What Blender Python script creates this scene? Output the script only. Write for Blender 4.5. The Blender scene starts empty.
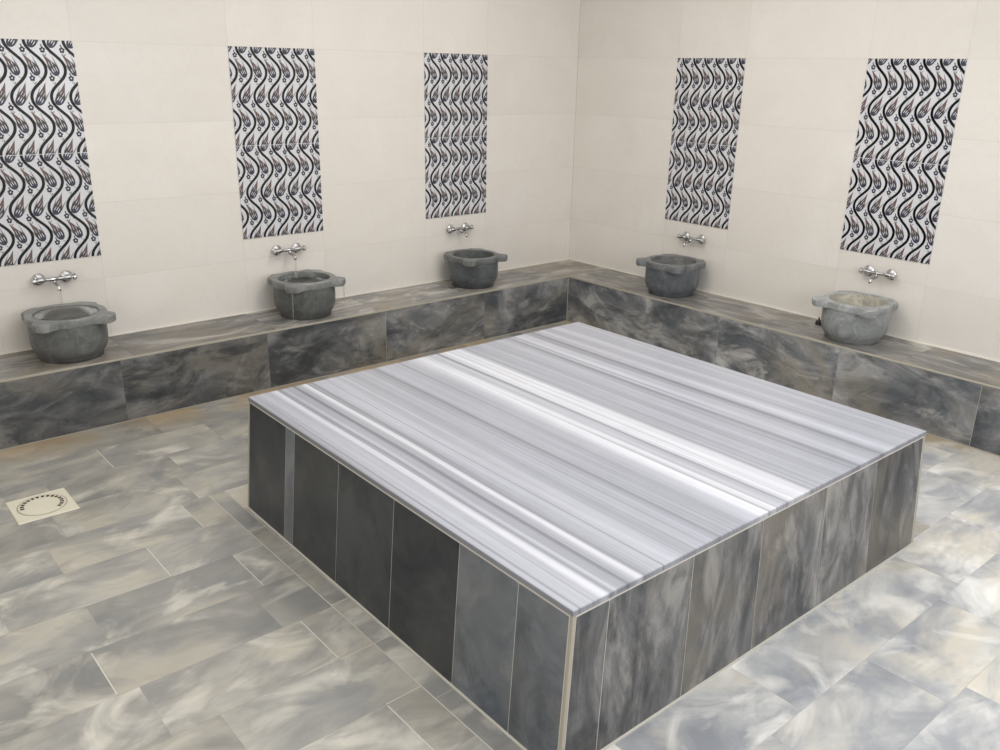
import bpy, bmesh, math, random
from mathutils import Vector, Matrix
random.seed(11)
PI = math.pi
S = bpy.context.scene
C = bpy.context.scene.collection

# ------------------------------------------------------------------ helpers
def link(o, parent=None):
    C.objects.link(o)
    if parent: o.parent = parent
    return o

def thing(name, label, cat, loc=(0, 0, 0), rotz=0.0, group=None):
    o = bpy.data.objects.new(name, None); o.empty_display_size = .1
    link(o); o.location = loc; o.rotation_euler = (0, 0, rotz)
    tag(o, label, cat, group); return o

def tag(o, label, cat, group=None):
    o['label'] = label; o['category'] = cat
    if group: o['group'] = group
    return o

class MB:
    """collects faces with a per-corner texture vector (tc) and a tone, links them as ONE mesh object"""
    def __init__(s): s.v = []; s.f = []; s.tc = []; s.tone = []; s.mi = []; s.sm = []
    def face(s, pts, tcs=None, tone=1.0, mi=0, smooth=False):
        b = len(s.v); s.v += [tuple(p) for p in pts]
        s.f.append(tuple(range(b, b + len(pts))))
        s.tc += [tuple(t) for t in (tcs or pts)]
        s.tone.append(tone); s.mi.append(mi); s.sm.append(smooth)
    def box(s, a, b, tone=1.0, mi=0, seed=0.0):
        x0, y0, z0 = (min(a[i], b[i]) for i in range(3)); x1, y1, z1 = (max(a[i], b[i]) for i in range(3))
        s.hexa([(x0, y0, z0), (x1, y0, z0), (x1, y1, z0), (x0, y1, z0)], [(x0, y0, z1), (x1, y0, z1), (x1, y1, z1), (x0, y1, z1)], tone, mi, seed)
    def hexa(s, lo, hi, tone=1.0, mi=0, seed=0.0):
        o = Vector((0, 0, seed))
        t = lambda ps: [Vector(p) + o for p in ps]
        s.face(lo[::-1], t(lo[::-1]), tone, mi); s.face(hi, t(hi), tone, mi)
        for i in range(4):
            j = (i + 1) % 4; q = [lo[i], lo[j], hi[j], hi[i]]; s.face(q, t(q), tone, mi)
    def plate(s, o, u, v, n, u0, u1, v0, v1, th, tone=1.0, mi=0, seed=0.0, swap=False):
        """a tile: rectangle on the plane o + u*U + v*V, thickness th along n; veins run along U (or V when swap)"""
        o, u, v, n = Vector(o), Vector(u), Vector(v), Vector(n)
        P = lambda a, b, c: o + u * a + v * b + n * c
        T = lambda a, b: ((b, a, seed) if swap else (a, b, seed))
        top = [(u0, v0), (u1, v0), (u1, v1), (u0, v1)]
        if u.cross(v).dot(n) < 0: top = top[::-1]
        s.face([P(a, b, th) for a, b in top], [T(a, b) for a, b in top], tone, mi)
        for i in range(4):
            a, b = top[i], top[(i + 1) % 4]
            s.face([P(*a, 0), P(*b, 0), P(*b, th), P(*a, th)], [T(*a), T(*b), T(*b), T(*a)], tone, mi)
    def tube(s, path, r, seg=12, mi=0, cap=True, tone=1.0):
        path = [Vector(p) for p in path]; n = len(path)
        rs = r if isinstance(r, (list, tuple)) else [r] * n
        rings = []; ref = None
        for i, p in enumerate(path):
            d = (path[min(i + 1, n - 1)] - path[max(i - 1, 0)]).normalized()
            if ref is None: ref = Vector((0, 0, 1)) if abs(d.z) < .9 else Vector((1, 0, 0))
            a = (ref - d * ref.dot(d)).normalized(); b = d.cross(a); ref = a
            rings.append([p + (a * math.cos(t) + b * math.sin(t)) * rs[i] for t in [2 * PI * k / seg for k in range(seg)]])
        for i in range(n - 1):
            for k in range(seg):
                m = (k + 1) % seg
                s.face([rings[i][k], rings[i][m], rings[i + 1][m], rings[i + 1][k]], None, tone, mi, True)
        if cap:
            s.face(rings[0][::-1], None, tone, mi); s.face(rings[-1], None, tone, mi)
    def lathe(s, prof, M=Matrix.Identity(4), seg=32, mi=0, smooth=True, tone=1.0):
        """prof: list of (r, h) around local z, placed by M"""
        R = [[M @ Vector((r * math.cos(2 * PI * k / seg), r * math.sin(2 * PI * k / seg), h)) for k in range(seg)] for r, h in prof]
        for i in range(len(prof) - 1):
            for k in range(seg):
                m = (k + 1) % seg
                if prof[i][0] < 1e-6: s.face([R[i][0], R[i + 1][m], R[i + 1][k]][::-1], None, tone, mi, smooth)
                elif prof[i + 1][0] < 1e-6: s.face([R[i][k], R[i][m], R[i + 1][0]], None, tone, mi, smooth)
                else: s.face([R[i][k], R[i][m], R[i + 1][m], R[i + 1][k]], None, tone, mi, smooth)
    def mesh(s, name, mats, merge=False):
        me = bpy.data.meshes.new(name); me.from_pydata(s.v, [], s.f)
        a = me.attributes.new('tc', 'FLOAT_VECTOR', 'CORNER'); a.data.foreach_set('vector', [c for t in s.tc for c in t])
        a = me.attributes.new('tone', 'FLOAT', 'FACE'); a.data.foreach_set('value', s.tone)
        me.polygons.foreach_set('material_index', s.mi); me.polygons.foreach_set('use_smooth', s.sm)
        for m in mats: me.materials.append(m)
        if merge:
            bm = bmesh.new(); bm.from_mesh(me); bmesh.ops.remove_doubles(bm, verts=bm.verts, dist=1e-5)
            bmesh.ops.recalc_face_normals(bm, faces=bm.faces); bm.to_mesh(me); bm.free()
        me.update(); return me
    def build(s, name, mats, parent=None, merge=False):
        if not isinstance(mats, (list, tuple)): mats = [mats]
        return link(bpy.data.objects.new(name, s.mesh(name, mats, merge)), parent)

def dup(root, loc, rotz, label, color=None):
    r = root.copy(); C.objects.link(r); r.location = loc; r.rotation_euler = (0, 0, rotz); r['label'] = label
    for ch in root.children:
        c = ch.copy(); C.objects.link(c); c.parent = r
        if color: c.color = color
        for g in ch.children:
            d = g.copy(); C.objects.link(d); d.parent = c
            if color: d.color = color
    return r

# ------------------------------------------------------------------ materials
class NT:
    def __init__(s, name, rough=.4, spec=.5):
        s.m = bpy.data.materials.new(name); s.m.use_nodes = True
        s.t = s.m.node_tree; s.n = s.t.nodes; s.l = s.t.links
        s.b = s.n['Principled BSDF']; s.b.inputs['Roughness'].default_value = rough
        s.b.inputs['Specular IOR Level'].default_value = spec
    def node(s, kind, **kw):
        n = s.n.new(kind)
        for k, v in kw.items(): setattr(n, k, v)
        return n
    def put(s, sock, v):
        if isinstance(v, bpy.types.NodeSocket): s.l.new(v, sock)
        else: sock.default_value = v
    def attr(s, name, out='Vector'): return s.node('ShaderNodeAttribute', attribute_name=name).outputs[out]
    def math(s, op, a, b=0.0, c=None, clamp=False):
        n = s.node('ShaderNodeMath', operation=op, use_clamp=clamp); s.put(n.inputs[0], a); s.put(n.inputs[1], b)
        if c is not None: s.put(n.inputs[2], c)
        return n.outputs[0]
    def vmath(s, op, a, b):
        n = s.node('ShaderNodeVectorMath', operation=op); s.put(n.inputs[0], a); s.put(n.inputs[1], b); return n.outputs[0]
    def noise(s, vec, scale, detail=4, rough=.55, dist=0.0, stretch=None):
        if stretch: vec = s.vmath('MULTIPLY', vec, stretch)
        n = s.node('ShaderNodeTexNoise'); s.l.new(vec, n.inputs['Vector'])
        n.inputs['Scale'].default_value = scale; n.inputs['Detail'].default_value = detail
        n.inputs['Roughness'].default_value = rough; n.inputs['Distortion'].default_value = dist
        return n.outputs['Fac']
    def ramp(s, fac, stops, interp='LINEAR'):
        n = s.node('ShaderNodeValToRGB'); r = n.color_ramp; r.interpolation = interp
        while len(r.elements) < len(stops): r.elements.new(0.5)
        for e, (p, c) in zip(r.elements, stops):
            e.position = p; e.color = (c, c, c, 1) if isinstance(c, (int, float)) else (*c, 1)
        s.put(n.inputs['Fac'], fac); return n.outputs['Color']
    def mix(s, fac, a, b, mode='MIX'):
        n = s.node('ShaderNodeMix', data_type='RGBA', blend_type=mode)
        s.put(n.inputs['Factor'], fac)
        for i, v in ((6, a), (7, b)):
            s.put(n.inputs[i], v if isinstance(v, bpy.types.NodeSocket) else (*v, 1))
        return n.outputs[2]
    def scale(s, col, f):
        n = s.node('ShaderNodeVectorMath', operation='SCALE'); s.put(n.inputs[0], col); s.put(n.inputs['Scale'], f); return n.outputs[0]
    def done(s, col, rough=None, bump=None, bstr=.1):
        s.put(s.b.inputs['Base Color'], col if isinstance(col, bpy.types.NodeSocket) else (*col, 1))
        if rough is not None: s.put(s.b.inputs['Roughness'], rough)
        if bump is not None:
            n = s.node('ShaderNodeBump'); n.inputs['Strength'].default_value = bstr; n.inputs['Distance'].default_value = .01
            s.l.new(bump, n.inputs['Height']); s.l.new(n.outputs[0], s.b.inputs['Normal'])
        return s.m

def srgb(*c): return tuple(((v / 255 + .055) / 1.055) ** 2.4 if v > 10 else v / 255 / 12.92 for v in c)

def plain(name, col, rough=.5, metal=0.0):
    t = NT(name, rough); t.b.inputs['Metallic'].default_value = metal
    t.done(col); return t.m

def m_wall():
    t = NT('white_marble_wall_tile', .3, .4); tc = t.attr('tc')
    n = t.noise(tc, 1.1, 5, .6, 1.2); f = t.noise(tc, 2.2, 6, .6, 2.5)
    col = t.ramp(n, [(.3, (.733, .70, .662)), (.5, (.758, .725, .69)), (.7, (.782, .753, .722))])
    v = t.ramp(t.math('ABSOLUTE', t.math('SUBTRACT', f, .5)), [(0, .35), (.015, 0)])
    col = t.mix(v, col, (.69, .655, .61))
    return t.done(t.scale(col, t.attr('tone', 'Fac')))

def m_floor(name, stops, cream, pale, dark):
    t = NT(name, .26, .35); tc = t.attr('tc')
    a = t.noise(tc, 2.2, 2, .5, .6, (1.0, 1.25, 1.0)); b = t.noise(tc, 2.9, 7, .62, .9, (.9, 1.5, 1.0))
    fac = t.math('ADD', t.math('MULTIPLY', a, .45), t.math('MULTIPLY', b, .55))
    col = t.ramp(fac, stops)
    w = t.noise(tc, 2.2, 3, .55, .8, (1, 1.3, 1))
    col = t.mix(t.ramp(w, [(.48, 0), (.66, .75)]), col, cream)
    v = t.noise(tc, 2.7, 4, .55, 1.0, (.9, 1.4, 1))
    col = t.mix(t.ramp(v, [(.53, 0), (.70, .9)]), col, pale)
    d = t.noise(tc, 2.5, 6, .6, 1.0, (.85, 1.6, 1))
    col = t.mix(t.ramp(d, [(.50, 0), (.68, .7)]), col, dark)
    # rust stains along the foot of the ledge
    geo = t.node('ShaderNodeNewGeometry'); sx = t.node('ShaderNodeSeparateXYZ'); t.l.new(geo.outputs['Position'], sx.inputs[0])
    dl = t.math('MINIMUM', t.math('SUBTRACT', -.485, sx.outputs['Y']), t.math('SUBTRACT', -.485, sx.outputs['X']))
    st = t.noise(geo.outputs['Position'], 1.5, 4, .6, .6)
    sm = t.math('MULTIPLY', t.ramp(st, [(.42, 0), (.56, 1)]), t.ramp(dl, [(0, .8), (.3, 0)]))
    col = t.mix(sm, col, (.42, .31, .17))
    return t.done(t.scale(col, t.attr('tone', 'Fac')), bump=b, bstr=.02)

def m_ledge(name, stops, warm, light, stretch=(1.0, 1.7, 1.0), sc=3.0, rough=.3, dark=.6, lt=.8):
    t = NT(name, rough, .4); tc = t.attr('tc')
    a = t.noise(tc, sc, 8, .66, .9, stretch)
    col = t.ramp(a, stops)
    w = t.noise(tc, 1.9, 5, .6, .7)
    col = t.mix(t.ramp(w, [(.48, 0), (.62, .7)]), col, warm)
    v = t.noise(t.vmath('ADD', tc, (3.1, 1.7, 9.2)), sc * 1.1, 7, .64, 1.3, stretch)
    col = t.mix(t.ramp(v, [(.53, 0), (.68, lt)]), col, light)
    d = t.noise(t.vmath('ADD', tc, (7.7, 4.1, 2.3)), sc * 1.1, 7, .66, 1.0, stretch)
    col = t.mix(t.ramp(d, [(.51, 0), (.64, dark)]), col, (.028, .031, .036))
    return t.done(t.scale(col, t.attr('tone', 'Fac')))

def m_stripe():
    t = NT('striped_white_grey_marble', .32, .4); tc = t.attr('tc')
    sx = t.node('ShaderNodeSeparateXYZ'); t.l.new(tc, sx.inputs[0])
    wob = t.math('MULTIPLY', t.math('SUBTRACT', t.noise(tc, 1.2, 2, .5, 0, (1.0, .6, 1)), .5), .03)
    u = t.math('ADD', sx.outputs['X'], wob)                 # metres from the left edge of the slab
    W = 2.125
    g = {'w': (.455, .47, .535), 'W': (.59, .605, .665), 'l': (.385, .40, .46), 'm': (.325, .337, .39), 'd': (.22, .23, .27), 'k': (.15, .157, .185)}
    s1 = [(0, 'm'), (.045, 'l'), (.095, 'l'), (.112, 'w'), (.135, 'W'), (.146, 'l'), (.16, 'd'), (.172, 'w'), (.19, 'm'), (.21, 'l'), (.23, 'k'), (.243, 'm'),
          (.264, 'l'), (.272, 'W'), (.292, 'W'), (.30, 'd'), (.31, 'm'), (.36, 'l'), (.43, 'w'), (.47, 'l'), (.52, 'm'), (.60, 'l'), (.655, 'm'), (.675, 'd'), (.69, 'l'),
          (.78, 'm'), (.855, 'l'), (.885, 'w'), (.92, 'W'), (1.05, 'W')]
    s2 = [(0, 'W'), (1.058, 'w'), (1.066, 'k'), (1.076, 'w'), (1.09, 'W'), (1.2, 'W'), (1.23, 'l'), (1.30, 'm'), (1.36, 'l'), (1.41, 'm'), (1.47, 'l'), (1.53, 'm'),
          (1.56, 'd'), (1.575, 'l'), (1.62, 'w'), (1.66, 'l'), (1.71, 'm'), (1.745, 'd'), (1.76, 'l'), (1.81, 'w'), (1.84, 'l'), (1.88, 'm'), (1.90, 'l'), (1.94, 'w'), (1.965, 'm'), (2.03, 'l'), (2.1, 'l')]
    un = t.math('DIVIDE', u, W)
    c1 = t.ramp(un, [(p / W, g[c]) for p, c in s1]); c2 = t.ramp(un, [(p / W, g[c]) for p, c in s2])
    col = t.mix(t.math('GREATER_THAN', u, 1.0), c1, c2)
    fine = t.noise(tc, 1.0, 4, .7, 0, (95, .6, 1)); mid = t.noise(tc, 1.0, 3, .6, 0, (24, .35, 1))
    k = t.math('ADD', t.math('MULTIPLY', t.math('SUBTRACT', fine, .5), .75), t.math('MULTIPLY', t.math('SUBTRACT', mid, .5), .75))
    col = t.scale(col, t.math('ADD', 1.0, k))
    ln = t.noise(tc, 1.0, 1, .5, 0, (58, .22, 1)); col = t.mix(t.ramp(ln, [(.60, 0), (.70, .6)]), col, (.20, .206, .24))
    cl = t.noise(tc, 9, 4, .6, .5); col = t.scale(col, t.math('ADD', .94, t.math('MULTIPLY', cl, .12)))
    return t.done(t.scale(col, t.attr('tone', 'Fac')))

def m_basin():
    t = NT('carved_grey_stone', .42, .4)
    oi = t.node('ShaderNodeObjectInfo'); co = t.node('ShaderNodeTexCoord').outputs['Object']
    r = t.node('ShaderNodeCombineXYZ'); t.put(r.inputs[2], t.math('MULTIPLY', oi.outputs['Random'], 37.0)); t.put(r.inputs[0], t.math('MULTIPLY', oi.outputs['Random'], 11.0))
    v = t.vmath('ADD', co, r.outputs[0])
    a = t.noise(v, 5, 6, .62, 1.5)
    col = t.ramp(a, [(.3, (.155, .16, .168)), (.5, (.235, .24, .248)), (.7, (.33, .335, .34))])
    w = t.noise(v, 4, 6, .6, 2.5); vm = t.ramp(t.math('ABSOLUTE', t.math('SUBTRACT', w, .5)), [(0, .3), (.03, 0)])
    col = t.mix(vm, col, (.5, .5, .48))
    col = t.mix(1.0, col, oi.outputs['Color'], 'MULTIPLY')
    return t.done(col, bump=a, bstr=.08)

def m_water():
    m = bpy.data.materials.new('clear_water'); m.use_nodes = True; b = m.node_tree.nodes['Principled BSDF']
    b.inputs['Transmission Weight'].default_value = 1; b.inputs['IOR'].default_value = 1.33
    b.inputs['Roughness'].default_value = .04; b.inputs['Base Color'].default_value = (.93, .95, .95, 1)
    n = m.node_tree.nodes.new('ShaderNodeTexNoise'); n.inputs['Scale'].default_value = 26
    p = m.node_tree.nodes.new('ShaderNodeBump'); p.inputs['Strength'].default_value = .35; p.inputs['Distance'].default_value = .01
    m.node_tree.links.new(n.outputs['Fac'], p.inputs['Height']); m.node_tree.links.new(p.outputs[0], b.inputs['Normal'])
    return m

M = dict(
    wall=m_wall(), floor=m_floor('beige_grey_marble_floor_tile', [(.37, (.235, .237, .24)), (.46, (.285, .283, .273)), (.53, (.335, .33, .313)), (.62, (.43, .418, .388))], (.44, .413, .353), (.60, .578, .525), (.212, .212, .21)),
    floor_daylit=m_floor('daylit_blue_white_floor_tile', [(.38, (.27, .285, .318)), (.46, (.35, .364, .39)), (.53, (.44, .45, .465)), (.61, (.58, .582, .58))], (.62, .58, .50), (.80, .79, .765), (.28, .295, .33)), stripe=m_stripe(), basin=m_basin(), water=m_water(),  # paler, bluer tiles: cool daylight from the right is put into their colour
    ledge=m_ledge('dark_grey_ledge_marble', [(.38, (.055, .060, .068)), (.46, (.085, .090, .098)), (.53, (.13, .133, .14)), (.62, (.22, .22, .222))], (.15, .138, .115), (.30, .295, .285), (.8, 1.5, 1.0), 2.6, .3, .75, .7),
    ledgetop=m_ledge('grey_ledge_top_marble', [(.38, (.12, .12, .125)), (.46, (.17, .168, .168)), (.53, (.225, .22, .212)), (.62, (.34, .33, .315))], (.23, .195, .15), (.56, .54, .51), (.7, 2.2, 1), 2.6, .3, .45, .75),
    plinth=m_ledge('dark_plinth_marble', [(.38, (.055, .059, .064)), (.46, (.095, .098, .103)), (.53, (.145, .146, .15)), (.62, (.24, .238, .235))], (.15, .135, .112), (.30, .29, .275), (.6, 1.8, 1.0), 3.0, .3, .75, .75),
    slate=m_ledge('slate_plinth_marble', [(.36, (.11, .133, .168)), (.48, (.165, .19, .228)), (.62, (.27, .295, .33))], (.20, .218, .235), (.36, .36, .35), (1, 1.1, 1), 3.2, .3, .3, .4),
    grout=plain('beige_grout', (.40, .365, .31), .7), pale_grout=plain('pale_grout', (.55, .53, .49), .6), floor_grout=plain('floor_grout', (.36, .35, .325), .6),
    trim=plain('beige_stone_trim', (.37, .345, .29), .45), wall_grout=plain('wall_grout', (.60, .57, .53), .6), bead=plain('white_sealant', (.80, .77, .70), .5),
    chrome=plain('chrome', (.58, .58, .59), .14, 1.0), ivory=plain('ivory_plastic', (.70, .67, .56), .4), hole=plain('dark_opening', (.03, .025, .02), .7),
    rubber=plain('black_rubber', (.018, .016, .015), .5), plaster=plain('painted_plaster', (.78, .76, .72), .7),
    glaze=plain('white_glaze', (.66, .67, .715), .2), ink=plain('black_glaze', (.010, .012, .013), .42), navy=plain('navy_glaze', (.036, .038, .066), .42),
    brown=plain('russet_glaze', (.14, .09, .08), .42), ash=plain('ash_glaze', (.22, .215, .22), .42), dusk=plain('dusky_glaze', (.075, .06, .065), .42),
)

# ------------------------------------------------------------------ measures (metres; origin = floor corner behind the ledge)
D, HB = .485, .389            # ledge depth and height
XE = -7.2                     # far ends of the room behind the camera
ZC = 3.35
# ------------------------------------------------------------------ walls
PANELS_L = [-4.591, -3.0835, -1.590]      # left edge of each tiled panel (x)
PANELS_R = [1.059, 2.567]                 # near-corner edge of each tiled panel (-y)
PZ, PH, PW = .8965, 1.2062, .6
ROWS = [0, .307, .757, 1.207, 1.657, 2.103, 2.553, 3.0, ZC]
def wall(name, o, u, n, cols):
    b = MB(); o, u, n = Vector(o), Vector(u), Vector(n)
    L = cols[-1]
    P = lambda a, z, c: o + u * a + Vector((0, 0, z)) + n * c
    lo = [P(0, 0, -.15), P(L, 0, -.15), P(L, 0, -.0008), P(0, 0, -.0008)]; hi = [p + Vector((0, 0, ZC)) for p in lo]
    b.hexa(lo, hi, 1, 1)
    rnd = random.Random(name)
    for r in range(len(ROWS) - 1):
        for c in range(len(cols) - 1):
            g = .0008
            b.plate(o, u, (0, 0, 1), n, cols[c] + g, cols[c + 1] - g, ROWS[r] + g, ROWS[r + 1] - g, .0, rnd.uniform(.975, 1.02), 0, rnd.uniform(0, 60))
    w = b.build(name, [M['wall'], M['wall_grout']]); w['kind'] = 'structure'; return w
wall('wall_left', (0, 0, 0), (-1, 0, 0), (0, -1, 0), [0, .99, 1.59, 2.4835, 3.0835, 3.991, 4.591, 5.49, 6.09, 7.2])
wall('wall_right', (0, 0, 0), (0, -1, 0), (-1, 0, 0), [0, 1.059, 1.659, 2.567, 3.167, 4.07, 4.67, 5.57, 6.17, 7.2])
wall('wall_front', (XE, 0, 0), (0, -1, 0), (1, 0, 0), [0, .9, 1.8, 2.7, 3.6, 4.5, 5.4, 6.3, 7.2])
wall('wall_back', (0, XE, 0), (-1, 0, 0), (0, 1, 0), [0, .9, 1.8, 2.7, 3.6, 4.5, 5.4, 6.3, 7.2])
b = MB(); b.box((XE - .15, XE - .15, ZC), (.15, .15, ZC + .12)); o = b.build('ceiling', M['plaster']); o['kind'] = 'structure'

# ------------------------------------------------------------------ floor: rows of 30 x 60 tiles along the left wall
b = MB(); b.box((XE - .15, XE - .15, -.1), (.15, .15, -.0005), 1, 1)
PITCH = .2985
JOINT = {0: -4.6, 1: -4.37, 2: -4.10, 3: -4.76, 4: -4.255, 5: -4.52, 6: -4.255, 7: -4.925, 8: -4.255, 9: -4.7, 10: -4.255, 11: -4.6, 12: -4.4, 13: -2.78 - 1.8, 14: -4.45}
rnd = random.Random(5)
PLX0, PLX1, PLY1, PLY0 = -4.03, -1.80, -1.915, -4.08
def ftile(x0, x1, y0, y1, g=.0004):
    if x1 - x0 < .02 or y1 - y0 < .02: return
    b.plate((0, 0, -.004), (1, 0, 0), (0, 1, 0), (0, 0, 1), x0 + g, x1 - g, y0 + g, y1 - g, .004, rnd.uniform(.88, 1.1), 2 if y1 < -4.0 or (x0 > -1.9 and y1 < -1.3) else 0, rnd.uniform(0, 80))
for k in range(-2, 23):
    y1 = -.485 - PITCH * k; y0 = max(y1 - PITCH, XE)
    j = JOINT.get(k, -4.6 + rnd.choice([0, .3]) + rnd.uniform(-.06, .06))
    xs = [XE, 0.0]; x = j
    while x > XE: xs.append(x); x -= .6
    x = j + .6
    while x < 0: xs.append(x); x += .6
    xs = sorted(xs)
    if y0 < PLY1 and y1 > -4.3 and k < 13:          # the platform stands on the floor; a narrow strip runs along its left foot
        for a, c in zip(xs, xs[1:]):
            if a < -4.115: ftile(a, min(c, -4.115), y0, y1)
            if c > -4.03: ftile(max(a, -4.03), c, y0, y1)
    else:
        for a, c in zip(xs, xs[1:]): ftile(a, c, y0, y1)
ys = [-1.68 , -2.13, -2.50, -2.86, -3.17, -3.55, -3.95, -4.3655]
ys[0] = -.485 - PITCH * 4
for a, c in zip(ys, ys[1:]): ftile(-4.112, -4.034, c, a, .002)
def joint(x0, x1, y0, y1): b.plate((0, 0, 0), (1, 0, 0), (0, 1, 0), (0, 0, 1), x0, x1, y0, y1, .0005, 1, 3)
joint(-4.1145, -4.1105, -4.09, -1.68); joint(-4.112, -4.034, -2.1315, -2.1285); joint(-4.112, -4.034, -2.8615, -2.8585); joint(-4.112, -4.034, -3.1715, -3.1685)
for k, jx in ((1, -4.37), (4, -4.255), (5, -4.52), (6, -4.255), (7, -4.925), (8, -4.255), (10, -4.255)):      # joints that kept their pale filler
    joint(jx - .0022, jx + .0022, -.485 - PITCH * (k + 1) + .01, -.485 - PITCH * k - .01)
for k in (6, 8, 10): joint(-4.255, -4.112, -.485 - PITCH * (k + (k == 8)) - .0015, -.485 - PITCH * (k + (k == 8)) + .0015)
floor = b.build('floor', [M['floor'], M['floor_grout'], M['floor_daylit'], M['pale_grout']]); floor['kind'] = 'structure'

# ------------------------------------------------------------------ the L-shaped tiled ledge
led = thing('tiled_ledge', 'long L-shaped dark grey marble ledge running along both white walls under the basins', 'ledge', (0, 0, 0))
TH = .0012
b = MB()      # masonry core, seen as the joints
E = .0005
b.box((XE + .002, -D + TH, E), (-E, -E, HB - TH)); b.box((-D + TH, XE + .002, E), (-E, -D + TH + .001, HB - TH)); b.build('joint_core', M['grout'], led)
rnd = random.Random(3)
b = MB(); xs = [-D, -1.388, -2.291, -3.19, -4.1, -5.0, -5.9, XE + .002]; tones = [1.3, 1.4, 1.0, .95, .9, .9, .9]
for i in range(len(xs) - 1):
    g = (.0, .0018)[i == 1]; g2 = (.0, .0018)[i == 2]
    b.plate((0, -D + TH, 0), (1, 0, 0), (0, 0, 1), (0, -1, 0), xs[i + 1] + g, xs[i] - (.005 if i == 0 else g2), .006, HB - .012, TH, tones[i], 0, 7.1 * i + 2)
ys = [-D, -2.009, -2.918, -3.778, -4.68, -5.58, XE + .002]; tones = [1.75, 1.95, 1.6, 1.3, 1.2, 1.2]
for i in range(len(ys) - 1):
    g = .0018 if i == 2 else .0005
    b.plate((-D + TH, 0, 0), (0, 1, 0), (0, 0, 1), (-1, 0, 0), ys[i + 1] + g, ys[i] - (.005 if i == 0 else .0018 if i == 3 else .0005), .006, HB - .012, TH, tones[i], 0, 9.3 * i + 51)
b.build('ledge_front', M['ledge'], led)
b = MB(); xs = [-.003, -1.54, -2.33, -3.12, -4.02, -4.92, -5.82, XE + .002]; tones = [1.15, 1.25, 1.3, .8, 1.0, 1, 1]
for i in range(len(xs) - 1):
    b.plate((0, 0, HB - TH), (1, 0, 0), (0, 1, 0), (0, 0, 1), xs[i + 1] + .0008, xs[i] - .0008, -D + .010, -.004, TH, tones[i], 0, 5.7 * i + 21)
ys = [-D + .010, -1.65, -2.45, -3.3, -4.2, -5.1, XE + .002]; tones = [1.0, .95, 1.0, .95, 1, 1]
for i in range(len(ys) - 1):
    b.plate((0, 0, HB - TH), (0, 1, 0), (1, 0, 0), (0, 0, 1), ys[i + 1] + .0008, ys[i] - .0008, -D + .010, -.004, TH, tones[i], 0, 4.9 * i + 77)
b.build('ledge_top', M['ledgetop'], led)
b = MB()      # rounded beige nosing along the front edge
b.tube([(XE + .003, -D + .0055, HB - .0065), (-D + .004, -D + .0055, HB - .0065), (-D + .0055, -D + .004, HB - .0065), (-D + .0055, XE + .003, HB - .0065)], .0062, 10)
b.build('edge_trim', M['trim'], led)
b = MB(); b.box((-D + .001, -D + .001, E), (-D + .010, -D + .010, HB - .012)); b.build('corner_joint', M['grout'], led)
b = MB()      # sealant where the ledge meets the walls
b.box((XE + .003, -.009, HB - .003), (-.0005, -.0005, HB + .007)); b.box((-.009, XE + .003, HB - .003), (-.0005, -.009, HB + .007)); b.build('wall_joint', M['bead'], led)
b = MB(); b.box((XE + .003, -D - .006, E), (-D, -D, .003)); b.box((-D - .006, XE + .003, E), (-D, -D, .003)); b.build('foot_joint', M['grout'], led)

# ------------------------------------------------------------------ the central platform (slightly battered sides)
T = dict(x0=-3.9821, x1=-1.8580, y0=-4.0568, y1=-1.9316); B = dict(x0=-4.0250, x1=-1.8096, y0=-4.0750, y1=-1.9190)
HP, ST = .5589, .020
cx, cy = (T['x0'] + T['x1']) / 2, (T['y0'] + T['y1']) / 2
plat = thing('heated_platform', 'large square low platform in the middle of the room, striped white marble top', 'platform', (cx, cy, 0), -.0088)
t0, t1 = (T['x0'] - cx, T['y0'] - cy), (T['x1'] - cx, T['y1'] - cy); b0, b1 = (B['x0'] - cx, B['y0'] - cy), (B['x1'] - cx, B['y1'] - cy)
ZB = HP - ST
b = MB()
i_ = .0009
b.hexa([(b0[0] + i_, b0[1] + i_, .0005), (b1[0] - i_, b0[1] + i_, .0005), (b1[0] - i_, b1[1] - i_, .0005), (b0[0] + i_, b1[1] - i_, .0005)],
       [(t0[0] + i_, t0[1] + i_, ZB), (t1[0] - i_, t0[1] + i_, ZB), (t1[0] - i_, t1[1] - i_, ZB), (t0[0] + i_, t1[1] - i_, ZB)])
b.build('plinth_core', M['pale_grout'], plat)
def side(bm_l, p0b, p1b, p0t, p1t, n, marks, mats, tones, seedb):
    """upright facing tiles between fractions of one side of the plinth"""
    p0b, p1b, p0t, p1t, n = map(Vector, (p0b, p1b, p0t, p1t, n))
    L = (p1t - p0t).length
    for i in range(len(marks) - 1):
        a, c = marks[i] + .0017 / L, marks[i + 1] - .0017 / L
        zf = .006 / ZB; zt = 1 - .007 / ZB
        P = lambda f, z: (p0b.lerp(p1b, f)).lerp(p0t.lerp(p1t, f), z)
        q = [P(a, zf), P(c, zf), P(c, zt), P(a, zt)]
        tq = [(zf * ZB, a * L, seedb + 6.3 * i), (zf * ZB, c * L, seedb + 6.3 * i), (zt * ZB, c * L, seedb + 6.3 * i), (zt * ZB, a * L, seedb + 6.3 * i)]
        back = [v - n * .0045 for v in q]
        if (q[1] - q[0]).cross(q[2] - q[1]).dot(n) < 0:
            q, tq, back = q[::-1], tq[::-1], back[::-1]
        bm_l.face(q, tq, tones[i], mats[i])
        for k in range(4):
            m = (k + 1) % 4; bm_l.face([back[k], back[m], q[m], q[k]], [tq[k], tq[m], tq[m], tq[k]], tones[i], mats[i])
LB = lambda x, y: (x, y, .0005); LT = lambda x, y: (x, y, ZB)
b = MB()
Ly = 2.1252
ms = [.006] + [(-1.9316 - y) / Ly for y in (-2.302, -2.382, -2.749, -3.142, -3.53, -3.823)] + [.993]
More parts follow.
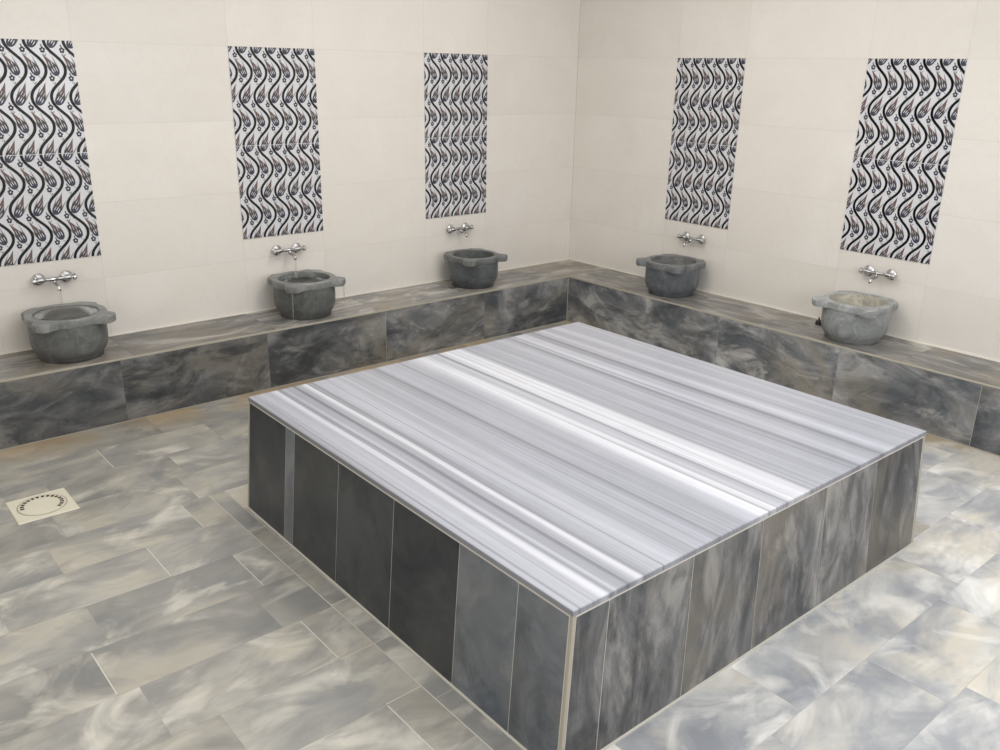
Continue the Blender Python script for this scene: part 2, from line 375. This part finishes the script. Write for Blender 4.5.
side(b, LB(b0[0], b1[1]), LB(b0[0], b0[1]), LT(t0[0], t1[1]), LT(t0[0], t0[1]), (-1, 0, 0), ms, [1] * 7, [.22, .7, .20, .215, .18, .72, .6], 3)
ms = [.0065] + [(x + 3.9821) / 2.1241 for x in (-3.831, -3.438, -3.054, -2.643, -2.267)] + [.992]
side(b, LB(b0[0], b0[1]), LB(b1[0], b0[1]), LT(t0[0], t0[1]), LT(t1[0], t0[1]), (0, -1, 0), ms, [0] * 6, [.95, 1.0, 1.0, 1.12, 1.1, .85], 41)
ms = [.007] + [.19, .37, .55, .73, .91] + [.993]
side(b, LB(b0[0], b1[1]), LB(b1[0], b1[1]), LT(t0[0], t1[1]), LT(t1[0], t1[1]), (0, 1, 0), ms, [0] * 6, [1.0, 1.1, 1.0, 1.2, 1.1, .9], 81)
side(b, LB(b1[0], b0[1]), LB(b1[0], b1[1]), LT(t1[0], t0[1]), LT(t1[0], t1[1]), (1, 0, 0), ms, [0] * 6, [1.0, 1.1, 1.0, 1.2, 1.1, .9], 121)
b.build('plinth_facing', [M['plinth'], M['slate']], plat)
for (xb, yb), (xt, yt) in (((b0[0], b0[1]), (t0[0], t0[1])), ((b1[0], b0[1]), (t1[0], t0[1])), ((b0[0], b1[1]), (t0[0], t1[1])), ((b1[0], b1[1]), (t1[0], t1[1]))):
    b = MB(); sx, sy = (1 if xb < 0 else -1), (1 if yb < 0 else -1); w = .0125
    q = lambda x, y, z: [(x, y, z), (x + sx * w, y, z), (x + sx * w, y + sy * w, z), (x, y + sy * w, z)] if sx * sy > 0 else [(x, y, z), (x, y + sy * w, z), (x + sx * w, y + sy * w, z), (x + sx * w, y, z)]
    b.hexa(q(xb, yb, .0005), q(xt, yt, ZB)); b.build('corner_trim', M['trim'], plat)
b = MB()      # striped slab, veins run along the room's depth; small arris all round
a_ = .003
L0 = [(t0[0] - .001, t0[1] - .001), (t1[0] + .001, t0[1] - .001), (t1[0] + .001, t1[1] + .001), (t0[0] - .001, t1[1] + .001)]
ins = lambda e: [(t0[0] - .001 + e, t0[1] - .001 + e), (t1[0] + .001 - e, t0[1] - .001 + e), (t1[0] + .001 - e, t1[1] + .001 - e), (t0[0] - .001 + e, t1[1] + .001 - e)]
tcs = lambda ps: [(p[0] - t0[0], p[1], p[2] * .2) for p in ps]
def ring(zs):
    for (e0, z0), (e1, z1) in zip(zs, zs[1:]):
        A, Bq = [(x, y, z0) for x, y in ins(e0)], [(x, y, z1) for x, y in ins(e1)]
        for k in range(4):
            m = (k + 1) % 4; f = [A[k], A[m], Bq[m], Bq[k]]; b.face(f, tcs(f), .62 if e1 == 0 else .85)  # slab sides and arris darkened, their shade put into the tone
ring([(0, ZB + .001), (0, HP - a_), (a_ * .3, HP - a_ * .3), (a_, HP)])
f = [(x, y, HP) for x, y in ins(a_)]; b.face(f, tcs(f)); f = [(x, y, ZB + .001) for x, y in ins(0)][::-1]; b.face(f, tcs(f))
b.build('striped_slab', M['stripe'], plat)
b = MB()      # pale joint round the foot
for p, q_ in (((b0[0] - .007, b0[1] - .007), (b0[0] + .002, b1[1] + .007)), ((b1[0] - .002, b0[1] - .007), (b1[0] + .007, b1[1] + .007)), ((b0[0], b0[1] - .007), (b1[0], b0[1] + .002)), ((b0[0], b1[1] - .002), (b1[0], b1[1] + .007))):
    b.box((*p, .0005), (*q_, .004))
b.build('foot_joint', M['pale_grout'], plat)

# ------------------------------------------------------------------ patterned tile panels
def clip(poly, w, h):
    def cut(ps, f, ip):
        out = []
        for i in range(len(ps)):
            a, c = ps[i], ps[(i + 1) % len(ps)]; fa, fc = f(a), f(c)
            if fa >= 0: out.append(a)
            if (fa < 0) != (fc < 0):
                t = fa / (fa - fc); out.append((a[0] + (c[0] - a[0]) * t, a[1] + (c[1] - a[1]) * t))
        return out
    for f in (lambda p: p[0], lambda p: w - p[0], lambda p: p[1], lambda p: h - p[1]):
        if len(poly) < 3: return []
        poly = cut(poly, f, None)
    return poly if len(poly) >= 3 else []
def panel_mesh():
    """local frame: x to the right, z up, front towards -y; u to the right, s down from the top"""
    base = MB(); pat = MB()
    base.box((-PW / 2, -.004, 0), (PW / 2, -.0004, PH))
    def add(poly, lay, mi):
        poly = clip(poly, PW, PH)
        if not poly: return
        ar = sum(poly[i][0] * poly[(i + 1) % len(poly)][1] - poly[(i + 1) % len(poly)][0] * poly[i][1] for i in range(len(poly)))
        if abs(ar) < 1e-8: return
        pts = [(u - PW / 2, -.0043 - .0003 * lay, PH - s_) for u, s_ in poly]
        if ar > 0: pts = pts[::-1]
        # front must face -y: with u right and s down, a positive area runs clockwise seen from the front
        pat.face(pts[::1], None, 1, mi)
    def stroke(pts, wd, lay, mi):
        for (x0, y0), (x1, y1) in zip(pts, pts[1:]):
            d = math.hypot(x1 - x0, y1 - y0)
            if d < 1e-7: continue
            nx, ny = -(y1 - y0) / d * wd / 2, (x1 - x0) / d * wd / 2; ex, ey = (x1 - x0) / d * wd * .2, (y1 - y0) / d * wd * .2
            add([(x0 + nx - ex, y0 + ny - ey), (x1 + nx + ex, y1 + ny + ey), (x1 - nx + ex, y1 - ny + ey), (x0 - nx - ex, y0 - ny - ey)], lay, mi)
    def lens(cx, cy, ang, L, w, lay, mi, sharp=1.0, n=9):
        ca, sa = math.cos(ang), math.sin(ang); up = []; dn = []
        for i in range(n):
            t = i / (n - 1); h = w * math.sin(PI * t ** sharp); l = (t - .5) * L * 1.0
            up.append((cx + ca * l - sa * h, cy + sa * l + ca * h)); dn.append((cx + ca * l + sa * h, cy + sa * l - ca * h))
        for i in range(n - 1): add([up[i], up[i + 1], dn[i + 1], dn[i]], lay, mi)
    def disc(cx, cy, r, lay, mi, n=10): add([(cx + r * math.cos(2 * PI * i / n), cy + r * math.sin(2 * PI * i / n)) for i in range(n)], lay, mi)
    INK, NAVY, BROWN, ASH, WHITE, DUSK = 0, 1, 2, 3, 4, 5
    def tulip(u, s_, lean):
        ang = -PI / 2 + lean                      # towards the tip
        d = (math.cos(ang), math.sin(ang)); n = (-d[1], d[0])
        k_ = 1.2; at = lambda l, w: (u + (d[0] * l + n[0] * w) * k_, s_ + (d[1] * l + n[1] * w) * k_)
        prof = [(-.034, .0), (-.031, .009), (-.024, .0155), (-.012, .0195), (.002, .0200), (.016, .0165), (.030, .0115), (.046, .0070), (.062, .0032), (.076, .0)]
        bend = lambda l: -.16 * max(l, 0) - 1.0 * max(l, 0) ** 2
        for (l0, h0), (l1, h1) in zip(prof, prof[1:]):
            mi = NAVY if l1 < .012 else (DUSK if l1 < .032 else BROWN)
            add([at(l0, bend(l0) - h0), at(l1, bend(l1) - h1), at(l1, bend(l1) + h1), at(l0, bend(l0) + h0)], 1, mi)
        a, c, t = at(.004, .012), at(.004, .021), at(.056, .016); add([a, t, c], 1, ASH)
        a, c, t = at(.0, -.022), at(.0, -.014), at(.050, -.028); add([a, t, c], 1, ASH)
        for w in (-.0095, 0, .0095):
            c1 = at(-.006 + .003 * (w == 0), w); lens(c1[0], c1[1], ang, .030, .0023, 2, WHITE)
        for l_, w in ((.024, -.005), (.022, .006)):
            c1 = at(l_, bend(l_) + w); lens(c1[0], c1[1], ang, .030, .0016, 2, WHITE)
        e = at(-.036, 0); stroke([e, at(-.046, .006), at(-.056, .016)], .003, 1, ASH)
    def flower(u, s_):
        for i in range(5):
            a = 2 * PI * i / 5 - PI / 2; disc(u + .0088 * math.cos(a), s_ + .0098 * math.sin(a), .0070, 1, NAVY, 8)
        disc(u, s_, .0045, 2, WHITE, 8)
        stroke([(u, s_ + .014), (u + .005, s_ + .028)], .0026, 1, ASH); lens(u + .012, s_ + .026, -1.0, .02, .003, 1, ASH)
        lens(u - .004, s_ - .022, -1.9, .018, .0035, 1, NAVY)
    A = .046
    for k in range(-2, 8):
        c = -.002 + .1 * k
        pts = [];
        for i in range(0, 161):
            s_ = PH * i / 160; q = math.cos(2 * PI * s_ / .3015); pts.append((c - A * (q * 1.12 - .12 * q ** 3), s_))
        stroke(pts, .0155, 4, INK)
        for j in range(-1, 5):
            sA = .3015 * (j + .5); sB = .3015 * (j)
            tulip(c + A - .058, sA - .004, -.36); flower(c + A - .075, sA + .047)
            tulip(c - A + .046, sB + .004, .60); flower(c - A + .088, sB + .05)
    seam = MB(); seam.box((-PW / 2, -.0062, PH / 2 - .0016), (PW / 2, -.004, PH / 2 + .0016))
    return base, pat, seam
pb, pp, ps = panel_mesh()
def panel_first(label, loc, rz):
    t = thing('patterned_tile_panel', label, 'tile panel', loc, rz, 'patterned tile panels on the white walls')
    pb.build('glazed_tile', M['glaze'], t); pp.build('tulip_pattern', [M['ink'], M['navy'], M['brown'], M['ash'], M['glaze'], M['dusk']], t); ps.build('tile_joint', M['glaze'], t)
    return t
PC = [((x + PW / 2, 0, PZ), 0.0) for x in PANELS_L] + [((0, -(y + PW / 2), PZ), -PI / 2) for y in PANELS_R]
PLAB = ['tall wavy tulip tile panel above the brimming basin, cut off by the photo edge',
        'tall wavy tulip tile panel in the middle of the left wall',
        'tall wavy tulip tile panel on the left wall nearest the room corner',
        'tall wavy tulip tile panel on the right wall nearest the room corner',
        'tall wavy tulip tile panel on the right wall above the pale basin']
p0 = panel_first(PLAB[0], *PC[0])
for (loc, rz), lab in list(zip(PC, PLAB))[1:]: dup(p0, loc, rz, lab)

# ------------------------------------------------------------------ carved stone basins with four corner lugs
RI, RO, HK = .172, .214, .256        # inner radius, rim radius, height over the ledge
def rim_r(th):
    r = RO
    for ax, tip, hw in ((-PI / 4, .282, .052), (-3 * PI / 4, .282, .052), (PI / 4, .242, .066), (3 * PI / 4, .242, .066)):
        d = abs(((th - ax + PI) % (2 * PI)) - PI)      # angle to the axis of this lug
        if math.cos(d) > .3: r = max(r, min(tip / math.cos(d), hw / max(math.sin(d), 1e-6)))
    return r
def basin_parts(parent):
    N = 192; ths = [2 * PI * i / N for i in range(N)]
    raw = [rim_r(t) for t in ths]
    for _ in range(7): raw = [(raw[i - 1] + 2 * raw[i] + raw[(i + 1) % N]) / 4 for i in range(N)]
    # scallop: slight dip of the plan next to each lug
    lay = lambda rs, z: [(r * math.cos(t), r * math.sin(t), z) for r, t in zip(rs, ths)]
    tz, lowz = HK, HK - .046
    body = MB()
    cols = [lay([RI] * N, tz - .004), lay([RI + .004] * N, tz), lay([max(r - .005, RI + .006) for r in raw], tz), lay(raw, tz - .005), lay(raw, lowz + .010), lay([max(r - .006, .2) for r in raw], lowz), lay([.2045] * N, lowz - .004)]
    rm = MB()
    for A_, B_ in zip(cols, cols[1:]):
        for i in range(N):
            m = (i + 1) % N; rm.face([A_[i], A_[m], B_[m], B_[i]], None, 1, 0, False)
    prof_out = [(.2045, lowz - .004), (.2045, lowz - .03), (.2045, .12), (.2025, .085), (.196, .06), (.185, .038), (.175, .026), (.170, .020), (.170, .0006), (0, .0006)]
    prof_in = [(RI, tz - .004), (RI - .002, .19), (RI - .012, .13), (.135, .08), (.09, .055), (0, .05)]
    ob = lambda prof: [[(r * math.cos(t), r * math.sin(t), h) for t in ths] for r, h in prof]
    inner = MB()
    for prof, fl in ((prof_out, False), (prof_in, True)):
        Rg = ob(prof)
        for i in range(len(prof) - 1):
            for k in range(N):
                m = (k + 1) % N
                f = [Rg[i][k], Rg[i][m], Rg[i + 1][m], Rg[i + 1][k]] if prof[i + 1][0] > 1e-6 else [Rg[i][k], Rg[i][m], Rg[i + 1][0]]
                (inner if fl else body).face(f, None, 1, 0, True)
    o = body.build('bowl', M['basin'], parent, True)
    r = rm.build('lugged_rim', M['basin'], parent, True); q = inner.build('inner_bowl', M['basin'], parent, True)
    for ob_ in (o, r, q): ob_.data.polygons.foreach_set('use_smooth', [True] * len(ob_.data.polygons))
    md = r.modifiers.new('es', 'EDGE_SPLIT'); md.split_angle = math.radians(35)
    return o, r, q
BY = .248
BC = [((x + PW / 2, -BY, HB), 0.0) for x in PANELS_L] + [((-BY, -(y + PW / 2), HB), -PI / 2) for y in PANELS_R]
BC[2] = ((BC[2][0][0] - .025, BC[2][0][1] - .004, HB), 0.0); BC[3] = ((BC[3][0][0], BC[3][0][1] - .010, HB), -PI / 2)
BLAB = ['grey stone basin on the ledge at far left, brimming with water',
        'dark grey stone basin in the middle of the left wall, with rippled water inside',
        'bluish grey stone basin on the left ledge nearest the room corner',
        'blue-grey stone basin on the right ledge nearest the room corner',
        'pale grey stone basin on the right ledge with a beige-stained bowl']
# tint of the stone: outer bowl, rim, inner bowl; water's brightness put into the first inner bowl
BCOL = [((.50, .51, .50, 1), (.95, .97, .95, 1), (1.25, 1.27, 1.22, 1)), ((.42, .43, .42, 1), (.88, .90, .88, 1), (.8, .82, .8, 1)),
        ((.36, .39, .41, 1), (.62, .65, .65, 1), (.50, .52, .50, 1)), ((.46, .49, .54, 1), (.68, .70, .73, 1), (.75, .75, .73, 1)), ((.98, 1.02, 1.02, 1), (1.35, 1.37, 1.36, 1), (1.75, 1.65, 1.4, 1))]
bas0 = thing('stone_basin', BLAB[0], 'basin', BC[0][0], BC[0][1], 'carved stone basins on the ledge')
def tint(t, cols):
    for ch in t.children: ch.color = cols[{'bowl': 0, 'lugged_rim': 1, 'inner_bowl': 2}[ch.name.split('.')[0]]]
basin_parts(bas0); tint(bas0, BCOL[0])
for i in range(1, 5):
    t = dup(bas0, BC[i][0], BC[i][1], BLAB[i]); tint(t, BCOL[i])
    if i == 2: t.scale = (.95, .95, .95)

# ------------------------------------------------------------------ two-handled wall taps
TZ = .797
def tap_parts(t):
    """local: wall plane at y = 0, room towards -y, origin midway between the two wall flanges"""
    rotf = Matrix.Rotation(PI / 2, 4, 'X')      # local z of the lathe -> -y
    for s in (-1, 1):
        b = MB(); b.lathe([(.034, .0006), (.036, .004), (.034, .010), (.026, .017), (.016, .022), (.012, .024), (0, .024)], Matrix.Translation((s * .075, 0, 0)) @ rotf, 28)
        b.build('wall_flange', M['chrome'], t)
    b = MB()
    for s in (-1, 1):
        b.tube([(s * .075, -.02, 0), (s * .075, -.044, 0)], .0115, 16)
        b.lathe([(.0, -.012), (.0185, -.012), (.020, -.008), (.020, .008), (.0185, .012), (0, .012)], Matrix.Translation((s * .075, -.034, 0)) @ rotf, 6, 0, False)
    YB = -.046
    b.tube([(x, YB, 0) for x in (-.094, -.085, -.062, -.045, -.02, 0, .02, .045, .062, .085, .094)], [.010, .014, .0145, .009, .010, .0145, .010, .009, .0145, .014, .010], 18)
    b.build('mixer_body', M['chrome'], t)
    for s in (-1, 1):
        b = MB(); rot = Matrix.Translation((s * .092, YB, 0)) @ Matrix.Rotation(s * PI / 2, 4, 'Y')
        b.lathe([(.009, -.002), (.009, .006), (.014, .008), (.0165, .012), (.0165, .022), (.014, .027), (.008, .029), (0, .029)], rot, 24)
        for k in range(4):
            a = k * PI / 2 + .4; c, sn = math.cos(a), math.sin(a)
            b.tube([(s * .109, YB + .013 * c, .013 * sn), (s * .109, YB + .021 * c, .021 * sn)], [.006, .005], 10)
        b.build('tap_handle', M['chrome'], t)
    b = MB(); pts = [(0, -.046, -.010), (0, -.050, -.020), (0, -.062, -.027), (0, -.085, -.027), (0, -.105, -.028), (0, -.117, -.034), (0, -.122, -.045), (0, -.122, -.055)]
    b.tube(pts, [.011, .0105, .0095, .009, .009, .009, .0095, .0095], 16); b.build('spout', M['chrome'], t)
TC = [((x + PW / 2 + d, -.0006, TZ), 0.0) for x, d in zip(PANELS_L, (.014, .008, .01))] + [((-.0006, -(y + PW / 2), TZ - .008), -PI / 2) for y in PANELS_R]
TLAB = ['chrome two-handled wall tap above the brimming basin at far left', 'chrome two-handled wall tap above the middle basin of the left wall', 'chrome two-handled wall tap on the left wall nearest the room corner',
        'chrome two-handled wall tap on the right wall nearest the room corner', 'chrome two-handled wall tap on the right wall above the pale basin']
tap0 = thing('wall_tap', TLAB[0], 'tap', TC[0][0], TC[0][1], 'chrome wall taps over the basins'); tap_parts(tap0)
for i in range(1, 5): dup(tap0, TC[i][0], TC[i][1], TLAB[i])

# ------------------------------------------------------------------ water in the first two basins
def water_body(i, z, r, label):
    b = MB(); x, y, zz = BC[i][0]; prof = [(0, .056), (.085, .060), (.130, .085), (RI - .0145, .132), (RI - .0035, .195), (r, z), (r - .02, z + .0008), (0, z + .0008)] if z > .2 else [(0, .056), (.085, .060), (.130, .085), (RI - .0145, .132), (r, z), (0, z)]
    b.lathe(prof, Matrix.Translation((x, y, zz)), 64)
    o = b.build('basin_water', M['water'], None, True); tag(o, label, 'water', 'water'); o['kind'] = 'stuff'
water_body(0, .2525, RI - .001, 'still clear water filling the far left basin to the brim')
water_body(1, .222, RI - .0035, 'rippled clear water in the middle basin of the left wall')
def stream(i, z1, label):
    x, y, z = TC[i][0]; b = MB()
    zs = [z - .0555 - (z - .0555 - z1) * k / 10 for k in range(11)]
    b.tube([(x + .0012 * math.sin(k * 1.3), y - .122 + .001 * math.cos(k), q) for k, q in enumerate(zs)], [.0062 - .00022 * k for k in range(11)], 10)
    o = b.build('water_stream', M['water']); tag(o, label, 'water', 'water'); o['kind'] = 'stuff'
stream(1, HB + .2235, 'thin stream of water falling from the middle tap of the left wall')
stream(0, HB + .2535, 'thin stream of water falling from the far left tap')

def trickle(ax, r, z0, z1, label):
    x, y, z = BC[1][0]; b = MB()
    b.tube([(x + r * math.cos(ax) + .001 * math.sin(k * 2.1), y + r * math.sin(ax), z + z0 + (z1 - z0) * k / 8) for k in range(9)], [.0042 - .0002 * k for k in range(9)], 8)
    o = b.build('water_trickle', M['water']); tag(o, label, 'water', 'water'); o['kind'] = 'stuff'
trickle(-3 * PI / 4, .272, HK - .0462, .002, 'trickle of water dripping from the front lug of the middle left basin')
trickle(-PI / 4, .272, HK - .0462, .09, 'short trickle of water below the right lug of the middle left basin')

# ------------------------------------------------------------------ small black stopper on the ledge
st = thing('rubber_stopper', 'small black stopper lying on the ledge against the left of the pale basin', 'stopper', (-.135, -2.565, HB + .0006), .4)
b = MB(); b.lathe([(0, 0), (.023, 0), (.026, .006), (.022, .024), (.018, .028), (0, .028)], Matrix.Identity(4), 20); b.build('plug', M['rubber'], st)
b = MB(); b.tube([(-.012, 0, .026), (-.016, .004, .042), (-.004, .006, .050), (.010, .004, .044), (.014, 0, .026)], .0035, 8); b.build('pull_loop', M['rubber'], st)

# ------------------------------------------------------------------ floor drain
dr = thing('floor_drain', 'square ivory plastic floor drain with a round slotted cover at the left', 'floor drain', (-4.767, -1.297, .0005), 0)
b = MB(); h = .132
b.hexa([(-h, -h, 0), (h, -h, 0), (h, h, 0), (-h, h, 0)], [(-h + .003, -h + .003, .005), (h - .003, -h + .003, .005), (h - .003, h - .003, .005), (-h + .003, h - .003, .005)])
b.lathe([(.108, .005), (.108, .0065), (.104, .0065), (.104, .005)], Matrix.Identity(4), 48, 1)
b.build('drain_frame', [M['ivory'], M['trim']], dr)
b = MB(); b.lathe([(.1025, .0052), (.1025, .0075), (.1, .0085), (0, .0095)], Matrix.Identity(4), 56)
cov = b.build('drain_cover', M['ivory'], dr)
b = MB()
for k in range(24):
    if 9 + 4 <= k <= 20: continue      # the slots on this side are closed up
    a = 2 * PI * k / 24; a0, a1 = a - .075, a + .075
    P = lambda r, t: (r * math.cos(t), r * math.sin(t), .0098)
    b.hexa([(*P(.077, a0)[:2], .007), (*P(.094, a0)[:2], .007), (*P(.094, a1)[:2], .007), (*P(.077, a1)[:2], .007)], [P(.077, a0), P(.094, a0), P(.094, a1), P(.077, a1)])
b.build('slot', M['hole'], cov)

# ------------------------------------------------------------------ light: skylight and window out of view, plus added fill lamps
def area(name, loc, sx, sy, power, col, target=None):
    l = bpy.data.lights.new(name, 'AREA'); l.shape = 'RECTANGLE'; l.size, l.size_y = sx, sy; l.energy = power; l.color = col
    o = link(bpy.data.objects.new(name, l)); o.location = loc
    if target: o.rotation_euler = (Vector(target) - Vector(loc)).to_track_quat('-Z', 'Y').to_euler()
    return o
area('skylight_lamp', (-3.2, -3.2, ZC - .03), 4.5, 4.5, 64, (.97, .99, 1.0))
area('window_lamp', (-2.6, XE + .06, 1.95), 3.2, 1.5, 64, (.98, .99, 1.0), (-2.6, 0, 1.75))
area('side_fill_lamp', (XE + .06, -3.0, 1.95), 3.0, 1.5, 22, (1.0, .96, .84), (0, -3.0, 1.75))  # added fill to brighten the left wall, no window built here
area('near_fill_lamp', (-5.2, -5.4, ZC - .03), 1.6, 1.6, 40, (1.0, .99, .96))  # added fill above the camera, no fixture there
area('corner_fill_lamp', (-2.2, -2.2, ZC - .03), 1.0, 1.0, 26, (1.0, .92, .78))  # added warm fill overhead towards the corner, no fixture there
area('right_fill_lamp', (-2.2, -5.2, ZC - .03), 1.4, 1.4, 16, (.88, .95, 1.0))  # added cool fill for the right side, no fixture there
w = bpy.data.worlds.new('world'); S.world = w; w.use_nodes = True
w.node_tree.nodes['Background'].inputs[0].default_value = (.8, .85, .9, 1); w.node_tree.nodes['Background'].inputs[1].default_value = .05

# ------------------------------------------------------------------ camera (solved from the photograph's lines)
f_px, yaw, pitch, roll = 864.85, .860447, .338521, .0190945
fw = Vector((math.cos(pitch) * math.cos(yaw), math.cos(pitch) * math.sin(yaw), -math.sin(pitch)))
r = Vector((math.sin(yaw), -math.cos(yaw), 0)); u = r.cross(fw)
r2 = r * math.cos(roll) + u * math.sin(roll); u2 = -r * math.sin(roll) + u * math.cos(roll)
cam = bpy.data.cameras.new('camera'); co = link(bpy.data.objects.new('camera', cam))
cam.sensor_width = 36; cam.sensor_fit = 'HORIZONTAL'; cam.lens = f_px * 36 / 1000; cam.clip_start = .05
mw = Matrix((r2, u2, -fw)).transposed().to_4x4(); mw.translation = Vector((-5.511918, -5.478549, 1.990671)); co.matrix_world = mw
S.camera = co
vs = S.view_settings; vs.view_transform = 'Standard'; vs.look = 'None'; vs.gamma = 1; vs.use_curve_mapping = False; vs.exposure = 0.0
S.cycles.caustics_reflective = False; S.cycles.caustics_refractive = False; S.cycles.diffuse_bounces = 6; S.cycles.max_bounces = 12
S.cycles.use_denoising = True
